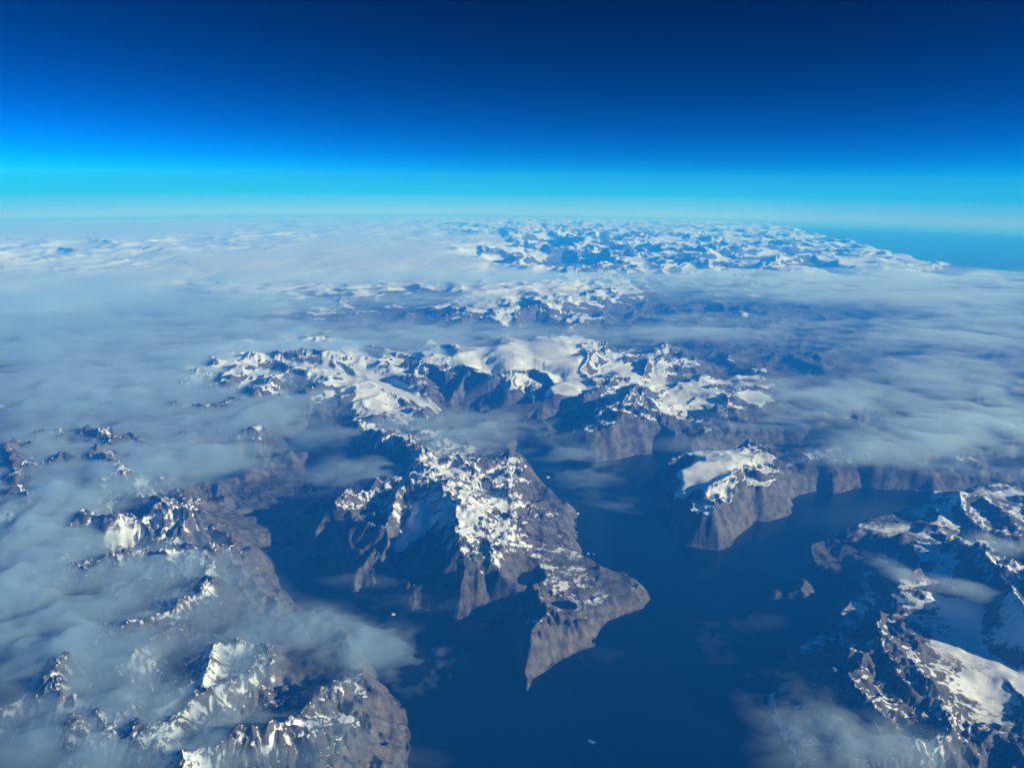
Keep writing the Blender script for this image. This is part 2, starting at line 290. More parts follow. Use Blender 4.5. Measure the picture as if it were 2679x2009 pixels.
# crests: polylines of (frame x, y, height), slope on the left and the right hand of its direction
CREST = [
 # peninsula: main crest with its shadowed west cliff
 ([(900,1010,1450),(945,1055,1450),(1000,1078,1500),(985,1100,1480),(984,1148,1500),(990,1190,1380),(1000,1230,1230),(1022,1265,1080),(1060,1290,960),(1108,1306,900),(1124,1332,860),(1117,1362,760),(1121,1402,520),(1128,1450,230),(1133,1488,10)], 0.26, 1.15),
 ([(1000,1010,1350),(1060,1035,1250),(1100,1065,1100),(1150,1090,950),(1200,1120,650)], .75, .35),
 ([(1075,1100,1250),(1120,1130,1050),(1170,1165,800),(1220,1200,420)], .6, .35),
 ([(1108,1306,900),(1170,1318,800),(1225,1322,600),(1290,1340,220)], .5, .5),
 ([(1124,1332,860),(1150,1370,640),(1200,1395,360)], .4, .4),
 ([(1060,1250,980),(1075,1225,1000),(1110,1215,900),(1165,1225,760)], .35, .45),
 ([(1165,1225,760),(1200,1240,650),(1260,1255,520),(1340,1275,280)], .35, .4),
 ([(1040,1290,930),(1030,1308,620),(1010,1328,150)], .9, .9),
 ([(1000,1240,1180),(975,1285,640),(955,1322,60)], .9, .9),
 ([(985,1170,1400),(950,1215,800),(905,1300,60)], .9, .9),
 ([(940,1150,1250),(915,1190,900),(880,1250,420),(870,1290,60)], .9, .9),
 ([(850,1090,1350),(835,1130,1200),(838,1160,1000),(822,1205,640),(800,1270,60)], .8, .9),
 ([(835,1130,1200),(790,1120,1200),(750,1112,1150),(735,1150,700),(700,1195,60)], .8, .8),
 ([(900,1010,1450),(860,1060,1300),(850,1090,1350)], .7, .7),
 ([(760,1100,1150),(690,1090,700),(655,1130,450),(600,1172,40)], .7, .8),
 # west shore
 ([(345,1085,1500),(390,1095,1450),(420,1110,1300),(470,1130,800),(520,1160,300)], .75, .5),
 ([(345,1085,1500),(360,1130,1250),(350,1170,1000)], .5, .6),
 ([(170,1110,1400),(255,1108,1500),(310,1125,1300),(345,1160,1050)], .8, .6),
 ([(395,1175,1250),(440,1185,1250),(487,1155,1450),(510,1178,1250),(540,1210,900),(600,1270,250)], .9, .55),
 ([(440,1185,1250),(430,1230,1050),(450,1290,950),(470,1330,900)], .6, .6),
 ([(510,1190,1150),(540,1260,850),(600,1290,700),(640,1320,420)], .6, .7),
 ([(430,1330,950),(380,1350,1150),(300,1390,1350),(250,1430,1250),(235,1500,900)], .7, .8),
 ([(500,1380,1300),(455,1390,1350),(440,1440,1350),(430,1480,1250),(480,1520,1050),(450,1560,1000),(350,1590,1050),(340,1640,800)], .75, .95),
 ([(500,1380,1300),(560,1385,1200),(620,1390,900),(690,1400,700)], .7, .6),
 ([(640,1495,1000),(700,1475,1100),(740,1480,1000),(790,1520,800),(830,1600,600)], .5, .6),
 ([(700,1475,1100),(640,1540,1000),(560,1590,900),(480,1600,900)], .6, .7),
 ([(90,1470,1300),(20,1510,1250),(-60,1560,1100)], .6, .8),
 ([(130,1190,1300),(190,1240,1250),(100,1260,1100),(20,1270,1000)], .8, .8),
 ([(250,1230,1200),(300,1220,1150),(390,1200,1050)], .7, .7),
 ([(390,1100,1450),(330,1060,1200),(240,1060,1150),(200,1010,1150)], .6, .6),
 ([(500,940,1200),(560,925,1250),(615,920,1250),(625,960,900)], .6, .8),
 ([(380,950,1250),(460,940,1100),(440,980,900)], .5, .6),
 ([(280,935,1300),(330,960,1200),(380,990,1000)], .6, .6),
 # north west block
 ([(650,750,1550),(700,765,1450),(760,790,1300),(790,810,1050)], .8, .7),
 ([(520,790,1500),(590,775,1650),(630,790,1500),(660,800,1400)], .5, .8),
 ([(500,855,1350),(530,860,1250),(545,868,1000)], .6, .9),
 ([(660,845,1250),(690,825,1350),(735,835,1200)], .5, .8),
 ([(735,855,1250),(790,845,1250),(840,850,1100),(900,880,900)], .3, .4),
 # ice cap front
 ([(870,780,1450),(905,778,1500),(940,790,1450),(965,800,1450)], .4, 1.1),
 ([(1000,790,1500),(1060,815,1450),(1110,800,1600),(1150,795,1550),(1180,805,1500),(1195,830,1300)], .25, 1.2),
 ([(905,778,1500),(895,810,1100),(880,840,700)], .8, .8),
 ([(1010,800,1480),(985,840,950),(960,870,500)], .9, .9),
 ([(1090,870,1300),(1130,862,1300),(1160,862,1250),(1165,880,1000)], .5, 1.2),
 ([(1190,850,1250),(1225,848,1250),(1260,845,1300)], .5, 1.1),
 ([(1290,755,1600),(1262,785,1550),(1255,800,1500),(1290,825,1450),(1330,815,1500)], .6, .5),
 ([(1330,815,1500),(1290,840,1450),(1265,850,1350)], .6, .8),
 ([(1380,825,1500),(1345,865,1650),(1300,880,1350),(1282,885,1300),(1295,920,900),(1290,960,300)], .9, .8),
 ([(1345,865,1650),(1375,865,1700),(1395,905,1200),(1380,950,700),(1410,972,150)], .9, .7),
 ([(1375,865,1700),(1420,885,1400),(1470,905,1100),(1500,915,900)], .6, .6),
 ([(1395,905,1300),(1375,905,1200),(1365,960,350)], .9, .9),
 ([(1350,770,1550),(1400,765,1500),(1460,770,1350),(1500,790,1050)], .5, .7),
 ([(1400,770,1500),(1395,800,1400)], .9, .8),
 ([(1550,870,1350),(1548,880,1300),(1575,905,1000)], .9, .9),
 ([(1530,830,1250),(1570,825,1250),(1600,845,1000)], .6, .8),
 ([(1590,840,1250),(1640,830,1350),(1690,850,1050)], .35, .45),
 ([(1600,940,1150),(1650,965,1000),(1700,985,800),(1740,1010,700)], .5, .8),
 ([(1780,890,1200),(1830,895,1250),(1870,920,1000)], .6, .7),
 ([(1780,985,950),(1830,1000,850),(1900,1020,700)], .5, .7),
 # massif
 ([(1378,1058,120),(1420,1040,650),(1460,1020,1000),(1470,1012,1150)], .7, 1.0),
 ([(1470,1005,1200),(1500,996,1300),(1545,994,1300),(1580,1005,1250)], .5, .3),
 ([(1455,1085,1000),(1480,1072,1100),(1520,1056,1180),(1560,1036,1250),(1585,1015,1280),(1610,1012,1220)], .3, .95),
 ([(1520,1056,1180),(1545,1085,1050),(1590,1110,800)], .45, .5),
 ([(1600,1012,1230),(1640,1020,1150),(1680,1035,950),(1700,1060,600)], .4, .6),
 ([(1680,1000,1000),(1740,1010,950),(1790,1040,500)], .4, .6),
 ([(1785,985,1100),(1860,1015,700),(1880,1035,350)], .5, .9),
 # east shore
 ([(1800,1165,330),(1845,1150,520),(1870,1140,560),(1930,1140,620)], .35, .55),
 ([(1930,1180,500),(1950,1148,1000),(1985,1160,850),(2040,1172,700)], .8, .9),
 ([(2050,1180,700),(2075,1158,1200),(2095,1180,1050),(2125,1230,800),(2130,1260,500)], .8, .8),
 ([(2072,1062,1250),(2120,1065,1250),(2180,1110,1050)], .3, .9),
 ([(2072,1062,1250),(2090,1110,950),(2130,1145,850),(2200,1150,900)], .5, .7),
 ([(2180,1180,1000),(2250,1200,1100),(2300,1260,1300)], .6, .6),
 ([(1900,1238,450),(1908,1275,500),(1905,1310,520),(1895,1345,1050),(1900,1362,1350),(1918,1390,1250),(1935,1430,1100),(1955,1480,950),(1985,1545,600)], .42, .9),
 ([(1960,1270,700),(2000,1265,800),(2040,1255,950),(2075,1280,700)], .7, .8),
 ([(1815,1410,1150),(1830,1400,1250),(1870,1405,1250),(1900,1395,1150)], .5, .9),
 ([(1815,1405,1200),(1838,1440,1250),(1880,1495,1150),(1935,1560,900),(2000,1605,650)], .4, .9),
 ([(1780,1470,900),(1795,1495,850),(1790,1520,700),(1830,1540,500)], .8, .8),
 ([(2150,1225,950),(2195,1275,1350),(2222,1325,1500),(2236,1370,1150)], .9, 1.1),
 ([(2330,1150,1000),(2360,1300,1100),(2390,1450,1000),(2370,1600,900)], .7, .6),
 ([(1700,1395,160),(1760,1405,350),(1810,1415,900)], .5, .6),
 # middle distance
 ([(960,690,900),(1000,685,1300),(1050,675,1400),(1120,668,1500),(1170,655,1700),(1215,652,1650),(1235,675,1000)], .4, .9),
 ([(1050,675,1400),(1040,700,700)], .8, .8), ([(1120,668,1500),(1115,700,700)], .8, .8), ([(1170,655,1700),(1175,690,800)], .8, .8),
 ([(1250,640,1300),(1300,630,1500),(1345,635,1400),(1370,632,1300)], .3, .7),
 ([(1050,624,1400),(1200,624,1500),(1400,628,1400)], .2, .5),
 ([(330,632,1000),(470,622,1300),(560,628,1100),(700,628,1000),(880,632,900)], .2, .45),
 ([(660,672,1250),(720,672,1250),(760,680,1000)], .3, .7),
 ([(1590,690,1000),(1620,695,900),(1690,700,800)], .5, .6),
]
tent = np.full(X.shape, -1e9)
for poly, sl, sr in CREST:
    P = pts(poly); hh = [q[2] for q in poly]
    for k in range(len(P)-1):
        (x0, y0), (x1, y1) = P[k], P[k+1]; h0, h1 = hh[k], hh[k+1]
        reach = (max(h0, h1)+150)/min(sl, sr)
        r0 = max(min(math.hypot(x0, y0), math.hypot(x1, y1)) - reach, 1); r1 = max(math.hypot(x0, y0), math.hypot(x1, y1)) + reach
        aa = sorted((math.atan2(x0, y0), math.atan2(x1, y1))); m = reach/max(r0, 5000)
        i0, i1 = np.searchsorted(RR, [r0, r1]); j0, j1 = np.searchsorted(AZ, [aa[0]-m, aa[1]+m])
        if i1-i0 < 2 or j1-j0 < 2: continue
        xx, yy = XW[i0:i1, j0:j1], YW[i0:i1, j0:j1]
        dx, dy = x1-x0, y1-y0; L2 = dx*dx+dy*dy
        t = np.clip(((xx-x0)*dx+(yy-y0)*dy)/L2, 0, 1)
        ex, ey = xx-x0-t*dx, yy-y0-t*dy
        d = np.hypot(ex, ey)
        side = np.clip((dx*ey-dy*ex)/(math.sqrt(L2)*np.maximum(d, 1)), -1, 1)*0.5+0.5   # 1 = left hand
        s = sr + (sl-sr)*side
        hp = h0+(h1-h0)*t
        v = hp - hp*0.9*(1-np.exp(-s*d*1.5/np.maximum(hp, 60)))- s*d*0.12
        tent[i0:i1, j0:j1] = np.maximum(tent[i0:i1, j0:j1], v)
print('crests', time.time()-T0)
tent += (rid-0.62)*190*np.clip(RELIEF/450, .2, 1)*sstep(50, 500, tent)
h = smax(h, tent, 90)

# shores, then furrows and rock relief
envn = env*(1+0.42*fbm(X, Y, 1500, 4, 81, CELL))
h = smin(h, np.where(env > 12, envn, env), 26)
fur, furv = gullies(h, (1500, 720, 350, 170, 85), 0.072, 500)
shore_fade = sstep(-5, 80, h)
h = h + np.clip(RELIEF/300, .22, 1.25)*fur*shore_fade + np.clip(RELIEF/260, 0.15, 1.2)*fine*34*shore_fade

def blur(q, n):
    for _ in range(n):
        q = (q + np.roll(q, 1, 0) + np.roll(q, -1, 0))/3; q = (q + np.roll(q, 1, 1) + np.roll(q, -1, 1))/3
    return q
# the low saddle where the long fjord's valley begins
sx0, sy0 = unproject(1106, 940, 250); h = np.minimum(h, 150 + 0.42*np.maximum(np.hypot(X-sx0, Y-sy0)-500, 0))
hb_ = blur(h, 4); h = np.clip(h, hb_-2.0*CELL, hb_+1.3*CELL)      # no needles thinner than the grid can hold
# lakes and glaciers: level ground
def poly_mask(poly, soft): return sstep(-soft, soft, signed_dist(poly))
LAKES = [ # name, polygon, height
 ('upper', [(1117,1252),(1124,1241),(1140,1236),(1158,1238),(1170,1243),(1168,1253),(1152,1262),(1134,1268),(1120,1263)], 560),
 ('lower', [(1190,1304),(1205,1299),(1226,1299),(1245,1306),(1240,1313),(1215,1315),(1198,1311)], 500),
 ('valley', [(405,1030),(440,1020),(480,1018),(540,1022),(520,1035),(470,1042),(420,1040)], 130),
 ('delta', [(535,1115),(548,1112),(556,1118),(545,1124),(534,1121)], 90),
 ('north', [(618,985),(625,960),(640,935),(665,928),(690,940),(684,965),(655,985),(630,992)], 120),
]
def at_height(poly, hh): return [(x, y, hh) for x, y in poly]
for nm, poly, lh in LAKES:
    sd = signed_dist(at_height(poly, lh))
    rim = lh + np.where(sd > 0, -20-sd*0.1, -sd*0.55 - 6)
    near = sd > -600
    h = np.where(near, np.minimum(h, np.where(sd > 0, rim, lh + (-sd)*0.75 + 5)), h)
    h = np.where((sd > -260) & (sd <= 0), np.maximum(h, lh+6+(-sd)*0.12), h)
glac = np.zeros(X.shape)
GLAC = [ # polygon (x, y, height)
 [(770,790,1050),(800,800,1000),(850,824,900),(885,842,800),(920,862,700),(955,886,600),(948,900,580),(915,888,650),(880,868,740),(835,848,840),(795,824,930),(765,806,1000)],
 [(1468,1016,1180),(1500,998,1280),(1550,996,1280),(1570,1010,1230),(1540,1038,1120),(1480,1066,900),(1450,1066,760),(1478,1040,1000)],
 [(900,1085,1150),(935,1090,1200),(930,1130,1050),(895,1165,800),(850,1200,480),(845,1185,520),(870,1150,850)],
 [(1215,820,1420),(1260,835,1400),(1250,850,1250),(1190,850,1220),(1170,835,1300)],
]
for g in GLAC:
    sd = signed_dist(g); m = sstep(-160, 220, sd)
    P = pts(g); hh = np.array([q[2] for q in g], float)
    num = 0; den = 0
    for (x0, y0), v in zip(P, hh):
        w = 1/((xs-x0)**2+(ys-y0)**2+4e4)**1.5; num = num+w*v; den = den+w
    lev = up2(num/den, SUB) + 30*fbm(X, Y, 1300, 5, 201, CELL, .45)
    h = h*(1-m)+lev*m; glac = np.maximum(glac, m)
print('relief', time.time()-T0)

# ------------------------------------------------------------------ slope, hollows and snow
Z = h - drop(np.hypot(X, Y))
def grads(q):
    dr = np.gradient(q, axis=0)/np.gradient(RR)[:, None]
    dt = np.gradient(q, axis=1)/(np.gradient(AZ)[None, :]*RR[:, None])
    return dr, dt
gr, gt = grads(h)
slope = np.hypot(gr, gt)
hollow = (blur(h, 4)-h)/(CELL*0.6+12)
n1 = fbm(X, Y, 1700, 4, 301, CELL); n2 = fbm(X, Y, 260, 4, 331, CELL)
far = sstep(40e3, 90e3, RR)[:, None]
alt = sstep(420, 1250, h + 190*n1)
snow = alt*1.12 - 1.0*sstep(.26, .74, slope) + 0.32*np.clip(hollow, -1, 1) + 0.15*n2 + 0.22*n1 - 0.18*furv + SNOWB*0.5 - 0.14 + 0.06*far
snow = snow*(1-glac) + glac*1.2
snow = np.clip(snow*1.0+.10+.27*(1-sstep(22e3, 35e3, RR))[:, None], -0.35, 1.5)
MORAINE = [[(778,799,1010),(812,812,970),(850,832,860),(888,850,770),(925,872,670),(950,890,590)], [(785,812,960),(820,833,890),(858,852,800),(890,868,730),(915,884,650)]]
for l in MORAINE:
    P = pts(l); dm = np.full(X.shape, 1e9)
    for (x0, y0), (x1, y1) in zip(P[:-1], P[1:]):
        L2 = (x1-x0)**2+(y1-y0)**2; tt = np.clip(((X-x0)*(x1-x0)+(Y-y0)*(y1-y0))/L2, 0, 1)
        dm = np.minimum(dm, np.hypot(X-x0-tt*(x1-x0), Y-y0-tt*(y1-y0)))
    snow = snow - .95*np.exp(-(dm/75)**2)
snow = snow - .8*(1-sstep(15, 150, h))      # none lasts near the tide line
tone = np.clip(0.5 + 0.35*n1 + 0.25*fbm(X, Y, 5200, 2, 351, CELL), 0, 1)

# ------------------------------------------------------------------ materials
def nodes_mat(name):
    m = bpy.data.materials.new(name); m.use_nodes = True
    return m, m.node_tree, m.node_tree.nodes['Principled BSDF']
def N(t, typ, **kw):
    n = t.nodes.new(typ)
    for k, v in kw.items(): setattr(n, k, v)
    return n
def terrain_material():
    m, t, b = nodes_mat('rock and snow'); L = t.links
    at = N(t, 'ShaderNodeAttribute', attribute_name='snow'); tn = N(t, 'ShaderNodeAttribute', attribute_name='tone')
    geo = N(t, 'ShaderNodeNewGeometry')
    nz = N(t, 'ShaderNodeTexNoise'); nz.inputs['Scale'].default_value = 1/110; nz.inputs['Detail'].default_value = 6; nz.inputs['Roughness'].default_value = .72
    L.new(geo.outputs['Position'], nz.inputs['Vector'])
    ma = N(t, 'ShaderNodeMath', operation='MULTIPLY_ADD'); ma.inputs[1].default_value = 1.1; ma.inputs[2].default_value = -0.55
    L.new(nz.outputs['Fac'], ma.inputs[0])
    ad = N(t, 'ShaderNodeMath', operation='ADD'); L.new(at.outputs['Fac'], ad.inputs[0]); L.new(ma.outputs[0], ad.inputs[1])
    mr = N(t, 'ShaderNodeMapRange', interpolation_type='SMOOTHSTEP'); mr.inputs['From Min'].default_value = .34; mr.inputs['From Max'].default_value = .70
    L.new(ad.outputs[0], mr.inputs['Value'])
    # rock: grey gneiss to warm brown, with strata
    n2 = N(t, 'ShaderNodeTexNoise'); n2.inputs['Scale'].default_value = 1/260; n2.inputs['Detail'].default_value = 7
    L.new(geo.outputs['Position'], n2.inputs['Vector'])
    n2.inputs['Roughness'].default_value = .66
    r1 = N(t, 'ShaderNodeValToRGB'); e = r1.color_ramp.elements
    e[0].position = .36; e[0].color = (.036, .038, .043, 1); e[1].position = .66; e[1].color = (.150, .146, .150, 1)
    L.new(n2.outputs['Fac'], r1.inputs['Fac'])
    mx = N(t, 'ShaderNodeMix', data_type='RGBA', blend_type='MULTIPLY'); mx.inputs['Factor'].default_value = .8
    r2 = N(t, 'ShaderNodeValToRGB'); e = r2.color_ramp.elements
    e[0].color = (.94, .85, .81, 1); e[1].color = (.88, .88, .92, 1)
    L.new(tn.outputs['Fac'], r2.inputs['Fac'])
    L.new(r1.outputs[0], mx.inputs['A']); L.new(r2.outputs[0], mx.inputs['B'])
    sn = N(t, 'ShaderNodeValToRGB'); e = sn.color_ramp.elements
    e[0].position = .3; e[0].color = (.64, .68, .73, 1); e[1].position = .7; e[1].color = (.81, .82, .82, 1)
    L.new(n2.outputs['Fac'], sn.inputs['Fac'])
    fx = N(t, 'ShaderNodeMix', data_type='RGBA')
    L.new(mr.outputs[0], fx.inputs['Factor']); L.new(mx.outputs['Result'], fx.inputs['A']); L.new(sn.outputs[0], fx.inputs['B'])
    L.new(fx.outputs['Result'], b.inputs['Base Color'])
    b.inputs['Roughness'].default_value = .85; b.inputs['Specular IOR Level'].default_value = .2
    n3 = N(t, 'ShaderNodeTexNoise'); n3.inputs['Scale'].default_value = 1/80; n3.inputs['Detail'].default_value = 5; n3.inputs['Roughness'].default_value = .65
    L.new(geo.outputs['Position'], n3.inputs['Vector'])
    inv = N(t, 'ShaderNodeMath', operation='MULTIPLY_ADD'); inv.inputs[1].default_value = -.85; inv.inputs[2].default_value = 1
    L.new(mr.outputs[0], inv.inputs[0])
    bp = N(t, 'ShaderNodeBump'); bp.inputs['Distance'].default_value = 34
    L.new(inv.outputs[0], bp.inputs['Strength']); L.new(n3.outputs['Fac'], bp.inputs['Height']); L.new(bp.outputs[0], b.inputs['Normal'])
    return m
M_TERR = terrain_material()

def water_material(name, col):
    m, t, b = nodes_mat(name); L = t.links
    b.inputs['Base Color'].default_value = (*col, 1); b.inputs['Roughness'].default_value = .22
    b.inputs['IOR'].default_value = 1.33
    geo = N(t, 'ShaderNodeNewGeometry'); n = N(t, 'ShaderNodeTexNoise'); n.inputs['Scale'].default_value = 1/60; n.inputs['Detail'].default_value = 4
    L.new(geo.outputs['Position'], n.inputs['Vector'])
    bp = N(t, 'ShaderNodeBump'); bp.inputs['Distance'].default_value = 1.2; bp.inputs['Strength'].default_value = .5
    L.new(n.outputs['Fac'], bp.inputs['Height']); L.new(bp.outputs[0], b.inputs['Normal'])
    return m
M_SEA = water_material('fjord water', (.001, .004, .010))
M_LAKE = water_material('lake water', (.003, .012, .026))
M_MILKY = water_material('glacial lake water', (.02, .13, .17))

# ------------------------------------------------------------------ mesh building
def link(name, verts, quads, mat, smooth=True, tris=None):
    me = bpy.data.meshes.new(name)
    verts = np.ascontiguousarray(verts, np.float32); quads = np.ascontiguousarray(quads, np.int32)
    me.vertices.add(len(verts)); me.vertices.foreach_set('co', verts.ravel())
    n = quads.shape[1]
    me.loops.add(quads.size); me.loops.foreach_set('vertex_index', quads.ravel())
    me.polygons.add(len(quads)); me.polygons.foreach_set('loop_start', np.arange(0, quads.size, n, dtype=np.int32))
    try: me.polygons.foreach_set('loop_total', np.full(len(quads), n, np.int32))
    except Exception: pass
    if smooth: me.polygons.foreach_set('use_smooth', np.ones(len(quads), bool))
    me.update(calc_edges=True); me.validate()
    if mat: me.materials.append(mat)
    o = bpy.data.objects.new(name, me); sc.collection.objects.link(o)
    return o
def compact(mask_faces, quads, arrays):
    q = quads[mask_faces]; used = np.unique(q); remap = np.full(arrays[0].shape[0], -1, np.int32); remap[used] = np.arange(len(used))
    return remap[q], [a[used] for a in arrays]

idx = np.arange(NR*NA).reshape(NR, NA)
quads = np.stack([idx[:-1, :-1], idx[:-1, 1:], idx[1:, 1:], idx[1:, :-1]], -1).reshape(-1, 4)
V = np.stack([X, Y, Z], -1).reshape(-1, 3)
hf = h.reshape(-1)
above = (hf[quads].max(1) > -12)
regs = np.stack([SD[k].reshape(-1) for k in ('massif', 'east', 'isle', 'skerry')], 0)
# landmass of every face: the shore it lies in, the mainland otherwise
best = np.argmax(np.concatenate([SD['peninsula'].reshape(1, -1), regs], 0), 0)[quads[:, 0]]
fr_ = RR[(quads[:, 3]//NA)]; fpx = project(V[quads[:, 0], 0], V[quads[:, 0], 1], V[quads[:, 0], 2])
gm = glac.reshape(-1)[quads].mean(1) > .5
rad = np.hypot(V[quads[:, 0], 0], V[quads[:, 0], 1])
yreg = fpx[1]
reg = np.zeros(len(quads), int)
bound_x = 700.0
penin = signed_dist([(700,1345),(620,1215),(596,1172),(640,1100),(700,1000),(830,930),(960,895),(1060,935),(1110,965),(1300,1100),(1600,1300),(1300,1600),(1000,1650),(880,1400)]).reshape(-1)[quads[:, 0]] > 0
west = signed_dist([(700,1345),(620,1215),(596,1172),(640,1100),(700,1000),(700,900),(600,880),(-200,880),(-1500,1200),(-1500,2400),(876,2400),(880,1500)]).reshape(-1)[quads[:, 0]] > 0
reg[:] = 0                                     # north mountains
reg[rad > 105e3] = 1                           # far ranges and ice sheet
reg[penin & (best == 0)] = 2
reg[west & (best == 0) & ~penin] = 3
reg[best == 1] = 4; reg[best == 2] = 5; reg[best == 3] = 6; reg[best == 4] = 7
TERR = [
 (0, 'mountain_terrain', 'ice-capped mountain block with a glacier tongue in the middle distance'),
 (1, 'far_mountain_terrain', 'hazy white ice sheet and far snowy mountain range below the horizon'),
 (2, 'peninsula_terrain', 'long rocky snow-dusted peninsula pointing towards the viewer between two fjords'),
 (3, 'shore_terrain', 'snow-streaked mountains half buried in cloud along the left shore'),
 (4, 'cliff_terrain', 'brown cliff-faced massif with a white plateau across the fjord'),
 (5, 'ridge_terrain', 'sharp dark ridges and shadowed glaciers at the lower right'),
 (6, 'island', 'small brown rocky island in the fjord beside the right shore'),
 (7, 'island', 'tiny low skerry just left of the small rocky island'),
]
sv, tv = snow.reshape(-1).astype(np.float32), tone.reshape(-1).astype(np.float32)
for rid_, nm, lab in TERR:
    q, (vv, s_, t_) = compact(above & (reg == rid_), quads, [V, sv, tv])
    o = link(nm, vv, q, M_TERR)
    for an, av in (('snow', s_), ('tone', t_)):
        at = o.data.attributes.new(an, 'FLOAT', 'POINT'); at.data.foreach_set('value', av)
    o['kind'] = 'structure'; o['label'] = lab; o['category'] = 'island' if nm == 'island' else 'mountains'
print('terrain', time.time()-T0)

# sea: one curved sheet out past the horizon
sa = np.radians(np.linspace(-62, 62, 260)); sr_ = np.concatenate([[500, 4000], np.geomspace(7000, 560e3, 420)])
sx, sy = sr_[:, None]*np.sin(sa), sr_[:, None]*np.cos(sa)
si = np.arange(sx.size).reshape(sx.shape)
sq = np.stack([si[:-1, :-1], si[:-1, 1:], si[1:, 1:], si[1:, :-1]], -1).reshape(-1, 4)
sea = link('sea', np.stack([sx, sy, -drop(np.hypot(sx, sy))], -1).reshape(-1, 3), sq, M_SEA)
sea['kind'] = 'structure'; sea['label'] = 'deep blue fjord and ocean water'; sea['category'] = 'water'

LAKE_LABEL = {'upper': 'dark round lake in a bowl on the rocky peninsula', 'lower': 'small narrow dark lake below the round one on the peninsula',
  'valley': 'teal lake in the valley at the foot of the cloudy left mountains', 'delta': 'tiny teal pond on the brown valley floor', 'north': 'pale teal lake in the shadowed valley left of the glacier'}
for nm, poly, lh in LAKES:
    P = pts(at_height(poly, lh)); c = P.mean(0); P = c + (P-c)*1.25
    ang = np.linspace(0, 1, len(P), endpoint=False)
    vs = [(c[0], c[1], lh-drop(np.hypot(*c)))] + [(p[0], p[1], lh-drop(np.hypot(*p))) for p in P]
    tri = np.array([(0, i+1, (i+1) % len(P)+1) for i in range(len(P))])[:, ::-1]
    o = link('lake', vs, tri, M_LAKE if nm in ('upper', 'lower') else M_MILKY, smooth=False)
    if o.data.polygons[0].normal.z < 0: o.data.flip_normals()
    o['kind'] = 'structure'; o['label'] = LAKE_LABEL[nm]; o['category'] = 'lake'
print('water', time.time()-T0)

# ------------------------------------------------------------------ cloud: closed lenses of even mist, thick where the cloud is thick
CLOUD = [ # frame x, y, half width, half height, tilt (deg, + rises to the right), opacity
 (60,1130,170,120,10,.92),(130,1090,220,50,25,.85),(60,1300,130,110,0,.92),(100,1385,170,80,0,.9),(210,1300,180,110,0,.65),(330,1225,120,55,0,.6),(60,1440,150,40,0,.6),
 (240,1520,150,110,0,.5),(100,1610,220,70,0,.5),(420,1300,150,80,0,.4),(300,1610,260,80,0,.45),(560,1560,150,60,0,.45),(560,1640,300,40,0,.4),(530,1440,60,60,0,.4),
 (800,1395,150,50,-8,.6),(700,1365,120,40,-15,.6),(560,1395,120,45,0,.45),(860,1440,90,50,0,.5),(750,1540,90,70,0,.3),(480,1250,80,70,0,.35),
 (250,780,360,110,0,.85),(100,720,260,100,0,.9),(450,720,210,60,0,.75),(100,850,200,55,0,.7),(250,830,260,40,5,.8),(380,880,200,40,10,.65),(200,950,210,45,10,.6),(80,960,130,50,0,.5),
 (420,905,150,45,0,.6),(600,880,110,30,0,.5),(500,1000,110,25,12,.6),(360,1010,190,38,15,.7),(200,1060,210,40,20,.75),(560,905,80,25,0,.5),
 (850,945,160,30,0,.3),(950,920,150,24,0,.4),(1000,960,120,30,0,.3),(760,1020,130,30,12,.5),(880,1015,120,30,0,.4),(950,1075,100,22,0,.45),(700,935,90,25,0,.35),(1070,900,90,20,0,.35),(1180,920,100,20,0,.22),
 (1220,985,80,40,-20,.38),(1280,1010,60,35,-15,.4),(1310,1075,100,22,-12,.25),
 (850,720,260,22,0,.7),(700,740,150,28,0,.7),(950,740,130,22,0,.6),(1000,768,150,16,0,.35),(1100,722,130,13,0,.5),(1400,718,200,16,0,.5),(1360,738,110,12,0,.4),
 (1400,604,900,15,0,.75),(600,607,500,9,0,.5),(300,650,360,28,0,.85),(200,690,300,50,0,.85),(500,665,160,20,0,.7),(850,655,200,11,0,.6),(1000,645,150,7,0,.4),
 (1900,630,420,30,0,.75),(1650,640,250,16,-3,.5),(2100,665,220,40,-4,.7),(1900,720,300,20,-4,.38),(2100,725,200,22,-4,.6),(1700,740,250,15,-4,.32),(1600,720,150,12,0,.25),(1480,690,120,10,0,.35),
 (2100,815,220,55,-3,.6),(1950,880,260,32,-3,.5),(2150,900,160,55,0,.65),(1800,850,160,28,-3,.6),(2050,940,210,38,0,.6),(1700,900,120,22,0,.5),(1950,965,150,22,0,.5),(1850,990,120,16,0,.4),(1480,960,80,16,0,.25),(1600,910,90,18,0,.35),
 (1930,1230,60,16,-28,.6),(2080,1275,90,16,-15,.4),(1830,1590,150,60,-15,.5),(1950,1635,120,45,0,.45),(1740,1630,110,40,0,.3),(2150,1175,60,25,-10,.45),(2100,1010,160,20,-5,.45),
 (1490,1410,190,60,0,.09),(1250,1430,120,40,0,.06),(1620,1340,120,30,0,.08),(1700,1500,120,50,0,.12),(900,1300,130,20,0,.15),(780,1255,80,16,0,.2),
]
CA = np.radians(np.arange(-46, 46, 0.115)); cr_ = [9400.0]
while cr_[-1] < 125e3:
    r = cr_[-1]; cr_.append(r + min(max((r*r+CAM_H**2)/CAM_H/769*1.2, 34), 0.0065*r))
CR = np.array(cr_); CX = CR[:, None]*np.sin(CA); CY = CR[:, None]*np.cos(CA); CRR = np.hypot(CX, CY)
SIGMA = 1/480.0; CALT = 1150.0
ppx, ppy = project(CX, CY, CALT-drop(CRR))
clear = np.ones(CX.shape)
ccell = np.repeat(np.maximum(np.gradient(CR), CR*np.radians(.115))[:, None], len(CA), 1)
sc_ = 0.45+0.55*sstep(12e3, 60e3, CRR)           # streaks lengthen with distance as seen from the side
ca1, sa1 = math.cos(.25), math.sin(.25)
